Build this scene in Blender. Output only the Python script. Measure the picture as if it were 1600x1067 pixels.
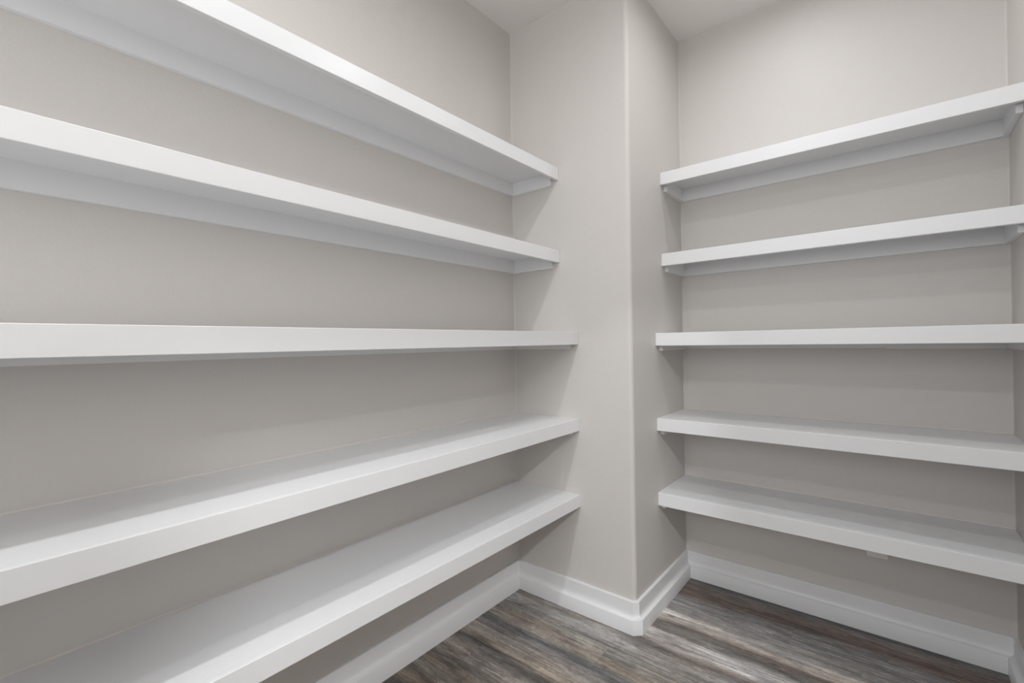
import bpy, bmesh, math, random
from mathutils import Matrix, Vector

scn = bpy.context.scene
for _o in list(bpy.data.objects):
    bpy.data.objects.remove(_o)
COL = scn.collection

# ------------------------------------------------------------------ room dimensions (metres)
COL_X = 0.695      # width of the boxed-out column between the left wall and the alcove
ALC_Y = 0.684      # depth of the alcove behind the column's front face
ROOM_X = 1.999     # right wall
FRONT_Y = -3.90    # wall behind the photographer
CEIL = 3.070
CAM_F = 721.07     # focal length in pixels of the 1600 px wide frame

# ------------------------------------------------------------------ camera
def make_camera():
    yaw, pitch, roll = 0.68696, 0.00234, -0.01551
    fwd = Vector((-math.sin(yaw), math.cos(yaw), 0)); right = Vector((math.cos(yaw), math.sin(yaw), 0)); up = Vector((0, 0, 1))
    f2 = fwd * math.cos(pitch) + up * math.sin(pitch)
    u2 = -fwd * math.sin(pitch) + up * math.cos(pitch)
    r3 = right * math.cos(roll) + u2 * math.sin(roll)
    u3 = -right * math.sin(roll) + u2 * math.cos(roll)
    cd = bpy.data.cameras.new('camera')
    cd.sensor_fit = 'HORIZONTAL'; cd.sensor_width = 36.0
    cd.lens = CAM_F / 1600.0 * 36.0
    cd.clip_start = 0.02
    co = bpy.data.objects.new('camera', cd); COL.objects.link(co)
    m = Matrix.Identity(4)
    for i in range(3):
        m[i][0] = r3[i]; m[i][1] = u3[i]; m[i][2] = -f2[i]
    m.translation = (1.62267, -2.00403, 1.35)
    co.matrix_world = m
    scn.camera = co
make_camera()

# ------------------------------------------------------------------ world, lamps, exposure
w = bpy.data.worlds.new('world'); scn.world = w; w.use_nodes = True
w.node_tree.nodes['Background'].inputs[0].default_value = (0.9, 0.95, 1.0, 1)
w.node_tree.nodes['Background'].inputs[1].default_value = 0.5

def ceiling_lamp(name, loc, power, size, spread=172, color=(0.975, 0.988, 1.0)):
    ld = bpy.data.lights.new(name, 'AREA'); ld.shape = 'DISK'; ld.size = size
    ld.energy = power; ld.color = color; ld.spread = math.radians(spread)
    o = bpy.data.objects.new(name, ld); COL.objects.link(o); o.location = loc
    return o
# recessed lamps: two on the centre line of the room, one over the alcove and one just in front of it; one more out in the hallway
ceiling_lamp('recessed_lamp', (1.01, -1.48, CEIL - 0.006), 7.0, 0.09)
ceiling_lamp('recessed_lamp', (1.01, -3.10, CEIL - 0.006), 14.5, 0.09)
ceiling_lamp('recessed_lamp', (1.42, -0.48, CEIL - 0.006), 5.6, 0.09)
ceiling_lamp('recessed_lamp', (1.27, 0.12, CEIL - 0.006), 2.6, 0.09)
ceiling_lamp('hallway_lamp', (3.06, -2.74, CEIL - 0.006), 63.0, 0.20)
def fill_light(name, loc, power, sx, sy, rot):
    ld = bpy.data.lights.new(name, 'AREA'); ld.shape = 'RECTANGLE'; ld.size = sx; ld.size_y = sy
    ld.energy = power; ld.color = (0.97, 0.985, 1.0)
    o = bpy.data.objects.new(name, ld); COL.objects.link(o); o.location = loc; o.rotation_euler = rot
    return o
# soft fill lights added: behind an invented front-wall window, and in the hallway
WX0, WX1, WZ0, WZ1 = 0.30, 1.90, 1.30, 2.70
fill_light('fill_light', ((WX0 + WX1) / 2, FRONT_Y - 0.10, (WZ0 + WZ1) / 2), 31.0, WX1 - WX0, WZ1 - WZ0, (math.pi / 2, 0, 0))  # added fill from behind the camera, shining through the invented window
fill_light('hallway_fill', (3.76, -1.7, 1.45), 5.0, 1.6, 2.2, (0, math.pi / 2, 0))  # broad unseen fill added in the hallway to brighten the room

scn.view_settings.view_transform = 'Standard'
scn.view_settings.look = 'None'
scn.view_settings.exposure = 0.1
scn.view_settings.gamma = 1.0
scn.view_settings.use_curve_mapping = False

# ------------------------------------------------------------------ materials
def new_mat(name, color, rough, spec=0.5):
    m = bpy.data.materials.new(name); m.use_nodes = True
    b = m.node_tree.nodes['Principled BSDF']
    b.inputs['Base Color'].default_value = (*color, 1)
    b.inputs['Roughness'].default_value = rough
    b.inputs['Specular IOR Level'].default_value = spec
    return m, m.node_tree, b

def add_bump(nt, b, layers, strength, dist):
    tc = nt.nodes.new('ShaderNodeNewGeometry')
    prev = None
    for sc, det, wgt in layers:
        n = nt.nodes.new('ShaderNodeTexNoise'); n.inputs['Scale'].default_value = sc; n.inputs['Detail'].default_value = det
        nt.links.new(tc.outputs['Position'], n.inputs['Vector'])
        mu = nt.nodes.new('ShaderNodeMath'); mu.operation = 'MULTIPLY'; mu.inputs[1].default_value = wgt
        nt.links.new(n.outputs['Fac'], mu.inputs[0])
        if prev is None:
            prev = mu.outputs[0]
        else:
            ad = nt.nodes.new('ShaderNodeMath'); ad.operation = 'ADD'
            nt.links.new(prev, ad.inputs[0]); nt.links.new(mu.outputs[0], ad.inputs[1]); prev = ad.outputs[0]
    bp = nt.nodes.new('ShaderNodeBump'); bp.inputs['Strength'].default_value = strength; bp.inputs['Distance'].default_value = dist
    nt.links.new(prev, bp.inputs['Height']); nt.links.new(bp.outputs['Normal'], b.inputs['Normal'])

WALL, _nt, _b = new_mat('greige_wall_paint', (0.672, 0.644, 0.616), 0.5, 0.3)
add_bump(_nt, _b, [(130, 2, 1.0), (28, 2, 0.8)], 0.16, 0.004)
CEILM, _nt, _b = new_mat('ceiling_paint', (0.88, 0.855, 0.835), 0.7, 0.2)
add_bump(_nt, _b, [(110, 2, 1.0), (25, 2, 0.8)], 0.12, 0.004)
TRIM, _nt, _b = new_mat('white_trim_paint', (0.845, 0.85, 0.862), 0.34, 0.4)
add_bump(_nt, _b, [(60, 2, 1.0)], 0.03, 0.003)
CAULK, _nt, _b = new_mat('painted_caulk', (0.75, 0.715, 0.685), 0.5, 0.3)
PLATE, _nt, _b = new_mat('white_plastic', (0.90, 0.885, 0.865), 0.35, 0.5)
SLOT, _nt, _b = new_mat('dark_slot', (0.03, 0.03, 0.03), 0.6)
METAL, _nt, _b = new_mat('painted_screw', (0.72, 0.71, 0.69), 0.35)

GLASS = bpy.data.materials.new('added_window_glass'); GLASS.use_nodes = True  # glazing of the added window, lets its fill light through
_nt = GLASS.node_tree
_tr = _nt.nodes.new('ShaderNodeBsdfTransparent'); _gl = _nt.nodes.new('ShaderNodeBsdfGlossy'); _gl.inputs['Roughness'].default_value = 0.02
_mx = _nt.nodes.new('ShaderNodeMixShader'); _mx.inputs[0].default_value = 0.06
_nt.links.new(_tr.outputs[0], _mx.inputs[1]); _nt.links.new(_gl.outputs[0], _mx.inputs[2])
_nt.links.new(_mx.outputs[0], _nt.nodes['Material Output'].inputs['Surface'])

def plank_material():
    m = bpy.data.materials.new('rustic_wood_plank'); m.use_nodes = True
    nt = m.node_tree; N = nt.nodes; L = nt.links
    b = N['Principled BSDF']; b.inputs['Specular IOR Level'].default_value = 0.35
    geo = N.new('ShaderNodeNewGeometry')
    oi = N.new('ShaderNodeObjectInfo')
    def math_(op, a, bb):
        n = N.new('ShaderNodeMath'); n.operation = op
        for i, v in enumerate((a, bb)):
            if isinstance(v, (int, float)): n.inputs[i].default_value = v
            else: L.new(v, n.inputs[i])
        return n.outputs[0]
    def noise(scale_xyz, detail, rough, seed_mul, dist=0.0):
        mp = N.new('ShaderNodeMapping'); mp.inputs['Scale'].default_value = scale_xyz
        L.new(geo.outputs['Position'], mp.inputs['Vector'])
        cx = N.new('ShaderNodeCombineXYZ')
        L.new(math_('MULTIPLY', oi.outputs['Random'], seed_mul), cx.inputs['Z'])
        ad = N.new('ShaderNodeVectorMath'); ad.operation = 'ADD'
        L.new(mp.outputs[0], ad.inputs[0]); L.new(cx.outputs[0], ad.inputs[1])
        n = N.new('ShaderNodeTexNoise'); n.inputs['Scale'].default_value = 1.0
        n.inputs['Detail'].default_value = detail; n.inputs['Roughness'].default_value = rough
        n.inputs['Distortion'].default_value = dist
        L.new(ad.outputs[0], n.inputs['Vector'])
        return n.outputs['Fac']
    # broad colour bands that run along the boards, wandering a little sideways
    sep = N.new('ShaderNodeSeparateXYZ'); L.new(geo.outputs['Position'], sep.inputs[0])
    wob = noise((1.6, 5.0, 1.0), 3, 0.5, 0.0)
    y2 = math_('ADD', sep.outputs['Y'], math_('MULTIPLY', math_('SUBTRACT', wob, 0.5), 0.09))
    fac = math_('DIVIDE', math_('ADD', y2, 1.0), 1.66)
    ramp = N.new('ShaderNodeValToRGB'); L.new(fac, ramp.inputs[0])
    stops = [(-0.98, (.12, .105, .09)), (-0.87, (.07, .065, .06)), (-0.83, (.21, .175, .14)), (-0.79, (.11, .092, .075)), (-0.75, (.20, .18, .15)),
             (-0.66, (.16, .142, .125)), (-0.58, (.27, .245, .23)), (-0.505, (.10, .095, .09)), (-0.47, (.25, .215, .175)), (-0.40, (.27, .25, .235)),
             (-0.33, (.115, .118, .12)), (-0.28, (.31, .265, .22)), (-0.22, (.25, .225, .20)), (-0.16, (.23, .22, .21)), (-0.10, (.34, .33, .32)),
             (-0.06, (.27, .25, .235)), (-0.02, (.17, .148, .135)), (0.02, (.49, .458, .444)), (0.075, (.52, .488, .465)), (0.10, (.25, .238, .225)),
             (0.165, (.155, .13, .115)), (0.20, (.43, .395, .365)), (0.255, (.53, .49, .462)), (0.285, (.25, .24, .232)), (0.36, (.235, .23, .225)),
             (0.44, (.23, .23, .23)), (0.485, (.155, .122, .105)), (0.53, (.145, .108, .092)), (0.58, (.17, .145, .132)), (0.64, (.10, .10, .096))]
    el = ramp.color_ramp.elements
    el[0].position = (stops[0][0] + 1) / 1.66; el[0].color = (*stops[0][1], 1)
    el[1].position = (stops[-1][0] + 1) / 1.66; el[1].color = (*stops[-1][1], 1)
    for y, c in stops[1:-1]:
        e = el.new((y + 1) / 1.66); e.color = (*c, 1)
    # blotches and grain
    blotch = noise((3.6, 13.0, 1.0), 7, 0.66, 37.0, 0.8)
    grain = noise((9.0, 260.0, 1.0), 7, 0.7, 61.0, 0.5)
    streak = noise((2.4, 46.0, 1.0), 7, 0.62, 83.0, 1.1)
    def remap(src, a, bb, c, d):
        n = N.new('ShaderNodeMapRange'); L.new(src, n.inputs[0])
        for i, v in enumerate((a, bb, c, d)): n.inputs[1 + i].default_value = v
        return n.outputs[0]
    mul = math_('MULTIPLY', remap(blotch, 0.3, 0.72, 0.58, 1.34), remap(grain, 0.34, 0.68, 0.74, 1.24))
    mul = math_('MULTIPLY', mul, remap(streak, 0.34, 0.66, 0.60, 1.34))
    vm = N.new('ShaderNodeVectorMath'); vm.operation = 'SCALE'
    L.new(ramp.outputs[0], vm.inputs[0]); L.new(math_('MULTIPLY', mul, 1.30), vm.inputs['Scale'])
    # fine dark checks and pale worn flecks along the grain
    ck = noise((1.5, 42.0, 1.0), 6, 0.6, 29.0, 1.2)
    ckd = math_('ABSOLUTE', math_('SUBTRACT', ck, 0.5), 0.0)
    gate = remap(noise((2.2, 7.0, 1.0), 3, 0.5, 53.0), 0.47, 0.62, 1.0, 0.0)
    crack = math_('MAXIMUM', remap(ckd, 0.002, 0.012, 0.45, 1.0), gate)
    fleck = remap(noise((38.0, 330.0, 1.0), 4, 0.7, 71.0, 0.4), 0.52, 0.72, 1.0, 1.55)
    rough_patch = remap(noise((26.0, 70.0, 1.0), 6, 0.75, 13.0, 1.0), 0.32, 0.68, 0.70, 1.28)
    mul2 = math_('MULTIPLY', math_('MULTIPLY', crack, fleck), rough_patch)
    vf = N.new('ShaderNodeVectorMath'); vf.operation = 'SCALE'
    L.new(vm.outputs[0], vf.inputs[0]); L.new(mul2, vf.inputs['Scale'])
    # warm / cool drift
    tint = noise((2.4, 14.0, 1.0), 4, 0.55, 19.0)
    tr = N.new('ShaderNodeValToRGB'); L.new(tint, tr.inputs[0])
    tr.color_ramp.elements[0].position = 0.36; tr.color_ramp.elements[0].color = (0.965, 0.995, 1.02, 1)
    tr.color_ramp.elements[1].position = 0.64; tr.color_ramp.elements[1].color = (1.045, 0.995, 0.955, 1)
    vt = N.new('ShaderNodeVectorMath'); vt.operation = 'MULTIPLY'
    L.new(vf.outputs[0], vt.inputs[0]); L.new(tr.outputs[0], vt.inputs[1])
    # knots
    vor = N.new('ShaderNodeTexVoronoi'); vor.feature = 'F1'; vor.inputs['Scale'].default_value = 1.0
    mp = N.new('ShaderNodeMapping'); mp.inputs['Scale'].default_value = (2.1, 4.6, 1.0); mp.inputs['Location'].default_value = (0.3, 0.1, 0)
    L.new(geo.outputs['Position'], mp.inputs['Vector']); L.new(mp.outputs[0], vor.inputs['Vector'])
    kn = remap(math_('ADD', vor.outputs['Distance'], math_('MULTIPLY', math_('SUBTRACT', blotch, 0.5), 0.09)), 0.01, 0.07, 0.30, 1.0)
    vk = N.new('ShaderNodeVectorMath'); vk.operation = 'SCALE'
    L.new(vt.outputs[0], vk.inputs[0]); L.new(kn, vk.inputs['Scale'])
    L.new(vk.outputs[0], b.inputs['Base Color'])
    L.new(remap(grain, 0.3, 0.7, 0.55, 0.40), b.inputs['Roughness'])
    bp = N.new('ShaderNodeBump'); bp.inputs['Strength'].default_value = 0.18; bp.inputs['Distance'].default_value = 0.003
    L.new(grain, bp.inputs['Height']); L.new(bp.outputs['Normal'], b.inputs['Normal'])
    return m
PLANK = plank_material()
SUB, _nt, _b = new_mat('dark_subfloor', (0.06, 0.055, 0.05), 0.8)

# ------------------------------------------------------------------ mesh helpers
def link_mesh(name, bm, mat, parent=None):
    bmesh.ops.recalc_face_normals(bm, faces=bm.faces)
    me = bpy.data.meshes.new(name); bm.to_mesh(me); bm.free()
    me.materials.append(mat)
    o = bpy.data.objects.new(name, me); COL.objects.link(o)
    if parent is not None: o.parent = parent
    return o

def box_bm(x0, x1, y0, y1, z0, z1, bevel=0.0, seg=2):
    bm = bmesh.new()
    bmesh.ops.create_cube(bm, size=1.0)
    for v in bm.verts:
        v.co = Vector(((x0 + x1) / 2 + v.co.x * (x1 - x0), (y0 + y1) / 2 + v.co.y * (y1 - y0), (z0 + z1) / 2 + v.co.z * (z1 - z0)))
    if bevel > 0:
        bmesh.ops.bevel(bm, geom=list(bm.edges), offset=bevel, segments=seg, profile=0.5, affect='EDGES')
    return bm

def prism_bm(pts, z0, z1):
    bm = bmesh.new()
    lo = [bm.verts.new((x, y, z0)) for x, y in pts]; hi = [bm.verts.new((x, y, z1)) for x, y in pts]
    n = len(pts)
    for i in range(n):
        bm.faces.new((lo[i], lo[(i + 1) % n], hi[(i + 1) % n], hi[i]))
    bm.faces.new(lo[::-1]); bm.faces.new(hi)
    return bm

def struct(o):
    o['kind'] = 'structure'; return o

def smooth(o, angle=35):
    for p in o.data.polygons: p.use_smooth = True
    o.data.set_sharp_from_angle(angle=math.radians(angle))
    return o

# ------------------------------------------------------------------ the room shell
T = 0.12
floor = struct(link_mesh('floor', box_bm(-T, 3.9, FRONT_Y - T, ALC_Y + T, -0.10, -0.006), SUB))
floor['label'] = 'grey-brown rustic wood plank floor'
ceiling = struct(link_mesh('ceiling', box_bm(-T, 3.9, FRONT_Y - T, ALC_Y + T, CEIL, CEIL + T), CEILM))
wall_left = struct(link_mesh('wall_left', box_bm(-T, 0, FRONT_Y - T, 0, -0.006, CEIL), WALL))
wall_back = struct(link_mesh('wall_back', box_bm(COL_X, ROOM_X + T, ALC_Y, ALC_Y + T, -0.006, CEIL), WALL))
def joined(boxes):
    bm = bmesh.new()
    for b in boxes:
        b2 = box_bm(*b)
        me = bpy.data.meshes.new('tmp'); b2.to_mesh(me); b2.free(); bm.from_mesh(me); bpy.data.meshes.remove(me)
    return bm
ya, yb = FRONT_Y - T, FRONT_Y
wall_front = struct(link_mesh('wall_front', joined([(0, WX0, ya, yb, -0.006, CEIL), (WX1, 3.9, ya, yb, -0.006, CEIL),
                                                    (WX0, WX1, ya, yb, -0.006, WZ0), (WX0, WX1, ya, yb, WZ1, CEIL)]), WALL))
added_window = struct(link_mesh('added_window', joined([(WX0, WX0 + 0.035, ya + 0.05, yb, WZ0, WZ1), (WX1 - 0.035, WX1, ya + 0.05, yb, WZ0, WZ1),  # invented window, added as a frame for the fill light
                                                (WX0 + 0.035, WX1 - 0.035, ya + 0.05, yb, WZ0, WZ0 + 0.035), (WX0 + 0.035, WX1 - 0.035, ya + 0.05, yb, WZ1 - 0.035, WZ1),
                                                ((WX0 + WX1) / 2 - 0.015, (WX0 + WX1) / 2 + 0.015, ya + 0.05, yb - 0.03, WZ0 + 0.035, WZ1 - 0.035)]), TRIM))
for xa, xb in ((WX0 + 0.036, (WX0 + WX1) / 2 - 0.016), ((WX0 + WX1) / 2 + 0.016, WX1 - 0.036)):
    link_mesh('added_pane', box_bm(xa, xb, ya + 0.07, ya + 0.074, WZ0 + 0.036, WZ1 - 0.036), GLASS, added_window)  # glazing of the invented window
# column with a rounded (bullnose) outer corner
R = 0.020
pts = [(-T, 0.0)]
for i in range(9):
    a = -math.pi / 2 + (math.pi / 2) * i / 8
    pts.append((COL_X - R + R * math.cos(a), R + R * math.sin(a)))
pts += [(COL_X, ALC_Y + T), (-T, ALC_Y + T)]
wall_column = struct(smooth(link_mesh('wall_column', prism_bm(pts, -0.006, CEIL), WALL), 30))
# right wall with the doorway the photographer stands beside (opening y -2.36 .. -1.20)
DY0, DY1, DH = -2.36, -1.20, 2.44
bm = bmesh.new()
for (y0, y1, z0, z1) in ((FRONT_Y, DY0, -0.006, CEIL), (DY1, ALC_Y, -0.006, CEIL), (DY0, DY1, DH, CEIL)):
    b2 = box_bm(ROOM_X, ROOM_X + T, y0, y1, z0, z1)
    me = bpy.data.meshes.new('tmp'); b2.to_mesh(me); b2.free(); bm.from_mesh(me); bpy.data.meshes.remove(me)
bmesh.ops.remove_doubles(bm, verts=bm.verts, dist=1e-5)
wall_right = struct(link_mesh('wall_right', bm, WALL))
wall_hall = struct(link_mesh('wall_hall', box_bm(3.78, 3.9, FRONT_Y, ALC_Y + T, -0.006, CEIL), WALL))
wall_hall_end = struct(link_mesh('wall_hall_end', box_bm(ROOM_X + T, 3.78, ALC_Y, ALC_Y + T, -0.006, CEIL), WALL))

# fillets of painted caulk down the inside corners
def corner_bead(x, y, sx, sy, z0, z1, parent, r=0.006):
    p = [(x, y)]
    for i in range(5):
        a = (math.pi / 2) * i / 4
        p.append((x + sx * r * (1 - math.sin(a)), y + sy * r * (1 - math.cos(a))))
    return smooth(link_mesh('caulk_bead', prism_bm(p, z0, z1), WALL, parent), 50)
corner_bead(0, 0, 1, -1, 0.143, CEIL, wall_left)
corner_bead(COL_X, ALC_Y, 1, -1, 0.143, CEIL, wall_back)
corner_bead(ROOM_X, ALC_Y, -1, -1, 0.143, CEIL, wall_right)

# ------------------------------------------------------------------ floor planks
PW, PL = 0.168, 1.22
rows = []
y = 0.505
while y > FRONT_Y: y -= PW
rng = random.Random(11)
y0 = y
i = 0
while y0 < ALC_Y:
    y1 = y0 + PW
    ya, yb = max(y0, FRONT_Y), min(y1, ALC_Y)
    xs = 0.0 if yb < 0.02 else COL_X
    if abs(y0 - 0.505) < 0.01: off = 1.122
    else: off = rng.uniform(0, PL)
    x = off - PL * 4
    while x < ROOM_X:
        xa, xb = max(x, xs), min(x + PL, ROOM_X)
        if xb - xa > 0.02:
            g = 0.00012
            b2 = box_bm(xa + g, xb - g, ya + g, yb - g, -0.006, 0.0)
            top = [e for e in b2.edges if all(v.co.z > -0.001 for v in e.verts)]
            bmesh.ops.bevel(b2, geom=top, offset=0.0005, segments=1, affect='EDGES')
            link_mesh('plank', b2, PLANK, floor)
        x += PL
    y0 = y1; i += 1
hall = link_mesh('hall_floor', box_bm(ROOM_X, 3.78, FRONT_Y, ALC_Y, -0.006, 0.0), PLANK, floor)

# ------------------------------------------------------------------ baseboards: two-step profile swept along the walls
PROF = [(0.0, 0.0), (0.033, 0.0), (0.033, 0.066), (0.0318, 0.0685), (0.029, 0.0700), (0.0225, 0.0722), (0.0175, 0.0765), (0.0145, 0.084),
        (0.014, 0.095), (0.014, 0.1405), (0.0125, 0.1430), (0.0, 0.1435)]
def sweep(path, miters, name, mat=TRIM):
    """path: plan points on the wall face; miters: plan vectors that move the point out by one unit of thickness."""
    bm = bmesh.new(); rings = []
    for (px, py), (mx, my) in zip(path, miters):
        rings.append([bm.verts.new((px + t * mx, py + t * my, z)) for t, z in PROF])
    n = len(PROF)
    for a, b in zip(rings[:-1], rings[1:]):
        for k in range(n):
            bm.faces.new((a[k], a[(k + 1) % n], b[(k + 1) % n], b[k]))
    bm.faces.new(rings[0]); bm.faces.new(rings[-1][::-1])
    return struct(smooth(link_mesh(name, bm, mat), 28))
A = 0.0135
sweep([(0, FRONT_Y), (0, 0)], [(1, 0), (1, -1)], 'baseboard_left')
sweep([(0, 0), (COL_X - A, 0), (COL_X, A), (COL_X, ALC_Y)], [(1, -1), (0.4142, -1), (1, -0.4142), (1, -1)], 'baseboard_column')
sweep([(COL_X, ALC_Y), (ROOM_X, ALC_Y)], [(1, -1), (-1, -1)], 'baseboard_back')
sweep([(ROOM_X, ALC_Y), (ROOM_X, DY1)], [(-1, -1), (-1, 0)], 'baseboard_right')

# ------------------------------------------------------------------ shelves
FT = 0.019          # board, fascia and cleat thickness
def shelf_root(label, loc, group):
    o = bpy.data.objects.new('wall_shelf', None); COL.objects.link(o)
    o.empty_display_size = 0.1
    o.location = loc; o['label'] = label; o['category'] = 'shelf'; o['group'] = group
    return o
def part(name, bm, mat, root):
    bm.transform(Matrix.Translation(-root.location))
    return link_mesh(name, bm, mat, root)

def bead_bm(axis, a0, a1, wall, z, sgn, r=0.0045):
    """quarter-round fillet where a shelf top meets the wall"""
    bm = bmesh.new(); prof = [(0, 0)]
    for i in range(4):
        t = (math.pi / 2) * i / 3
        prof.append((r * (1 - math.sin(t)), r * (1 - math.cos(t))))
    ends = []
    for a in (a0, a1):
        ring = []
        for d, h in prof:
            p = (wall + sgn * d, a, z + h) if axis == 'y' else (a, wall + sgn * d, z + h)
            ring.append(bm.verts.new(p))
        ends.append(ring)
    n = len(prof)
    for k in range(n):
        bm.faces.new((ends[0][k], ends[0][(k + 1) % n], ends[1][(k + 1) % n], ends[1][k]))
    bm.faces.new(ends[0]); bm.faces.new(ends[1][::-1])
    return bm

ORD = ['topmost', 'second from the top', 'middle one', 'second from the bottom', 'lowest']
EXTRA_L = ['shallow white board shelf running along the long left wall, topmost of five',
           'shallow white board shelf on the long left wall, second from the top',
           'deep white board shelf at eye level on the long left wall, middle of five',
           'deep white board shelf on the long left wall, second from the floor, top surface showing',
           'deep white board shelf on the long left wall, lowest, just above the baseboard']
EXTRA_R = ['shallow white board shelf in the right alcove, topmost, below the bright wall',
           'shallow white board shelf in the right alcove, second from the top',
           'deep white board shelf at eye level in the right alcove, middle of five',
           'deep white board shelf in the right alcove, second from the floor',
           'deep white board shelf in the right alcove, lowest, above the wall outlet']
LEFT = [(2.2488, 2.1859, 0.3059, 2.1618), (1.8219, 1.7589, 0.3059, 1.7321), (1.3990, 1.3348, 0.4089, 1.3121),
        (0.9627, 0.9010, 0.4089, 0.8765), (0.5818, 0.5210, 0.4089, 0.4965)]
RIGHT = [(2.2307, 2.1679, 0.3076, 2.1419), (1.8046, 1.7402, 0.3076, 1.7144), (1.3867, 1.3225, 0.4027, 1.2959),
         (0.9525, 0.8895, 0.4027, 0.8640), (0.5740, 0.5089, 0.4027, 0.4840)]
E = 0.0005
BV = 0.0016
for i, (zt, zb, d, zk) in enumerate(LEFT):
    r = shelf_root(EXTRA_L[i], Vector((0, FRONT_Y / 2, zb)), 'shelves on the left wall')
    part('shelf_board', box_bm(E, d - FT, FRONT_Y + E, -E, zt - FT, zt), TRIM, r)
    part('fascia', box_bm(d - FT, d, FRONT_Y + E, -E, zb, zt, BV), TRIM, r)
    part('wall_cleat', box_bm(E, FT, FRONT_Y + E, -E, zk, zt - FT), TRIM, r)
    part('end_cleat', box_bm(FT, d - 0.037, -FT, -E, zk, zt - FT), TRIM, r)
    part('end_cleat', box_bm(FT, d - 0.037, FRONT_Y + E, FRONT_Y + FT, zk, zt - FT), TRIM, r)
    part('caulk_bead', bead_bm('y', FRONT_Y + E, -E, E, zt, 1), CAULK, r)
for i, (zt, zb, d, zk) in enumerate(RIGHT):
    yf = ALC_Y - d
    x0, x1 = COL_X + E, ROOM_X - E
    r = shelf_root(EXTRA_R[i], Vector(((x0 + x1) / 2, ALC_Y, zb)), 'shelves in the right alcove')
    part('shelf_board', box_bm(x0, x1, yf + FT, ALC_Y - E, zt - FT, zt), TRIM, r)
    part('fascia', box_bm(x0, x1, yf, yf + FT, zb, zt, BV), TRIM, r)
    if i == 2:      # the middle shelf's wall cleat is pieced from two lengths that do not quite line up
        part('wall_cleat', box_bm(x0, 1.6065, ALC_Y - FT, ALC_Y - E, zk + 0.004, zt - FT), TRIM, r)
        part('wall_cleat', box_bm(1.6075, x1, ALC_Y - FT, ALC_Y - E, zk, zt - FT), TRIM, r)
    else:
        part('wall_cleat', box_bm(x0, x1, ALC_Y - FT, ALC_Y - E, zk, zt - FT), TRIM, r)
    part('end_cleat', box_bm(x0, x0 + FT, yf + 0.046, ALC_Y - FT, zk, zt - FT), TRIM, r)
    part('end_cleat', box_bm(x1 - FT, x1, yf + 0.046, ALC_Y - FT, zk, zt - FT), TRIM, r)
    part('caulk_bead', bead_bm('x', x0, x1, ALC_Y - E, zt, -1), CAULK, r)

# ------------------------------------------------------------------ wall outlet under the lowest right shelf
def cyl_bm(cx, y0, y1, cz, rad, n=16):
    bm = bmesh.new()
    a = [bm.verts.new((cx + rad * math.cos(2 * math.pi * k / n), y0, cz + rad * math.sin(2 * math.pi * k / n))) for k in range(n)]
    b = [bm.verts.new((cx + rad * math.cos(2 * math.pi * k / n), y1, cz + rad * math.sin(2 * math.pi * k / n))) for k in range(n)]
    for k in range(n): bm.faces.new((a[k], a[(k + 1) % n], b[(k + 1) % n], b[k]))
    bm.faces.new(a); bm.faces.new(b[::-1])
    return bm
def outlet(cx, zbot):
    w_, h_ = 0.078, 0.122
    root = bpy.data.objects.new('wall_outlet', None); COL.objects.link(root); root.empty_display_size = 0.05
    root.location = (cx, ALC_Y, zbot)
    root['label'] = 'white electrical outlet plate peeking out below the lowest alcove shelf'; root['category'] = 'outlet'
    yw = ALC_Y - 0.0003
    plate = part('cover_plate', box_bm(cx - w_ / 2, cx + w_ / 2, yw - 0.006, yw, zbot, zbot + h_, 0.0025), PLATE, root)
    part('receptacle_face', box_bm(cx - 0.0165, cx + 0.0165, yw - 0.0075, yw - 0.004, zbot + 0.028, zbot + 0.094, 0.001, 1), PLATE, root)
    for zc in (zbot + 0.044, zbot + 0.078):
        for dx in (-0.0063, 0.0063):
            part('socket_slot', box_bm(cx + dx - 0.001, cx + dx + 0.001, yw - 0.0078, yw - 0.0070, zc, zc + 0.008), SLOT, root)
        part('ground_hole', cyl_bm(cx, yw - 0.0078, yw - 0.0070, zc - 0.007, 0.0024), SLOT, root)
    for zc in (zbot + 0.0125, zbot + 0.1095):
        part('screw', cyl_bm(cx, yw - 0.0072, yw - 0.005, zc, 0.0032), METAL, root)
outlet(1.5625, 0.3405)
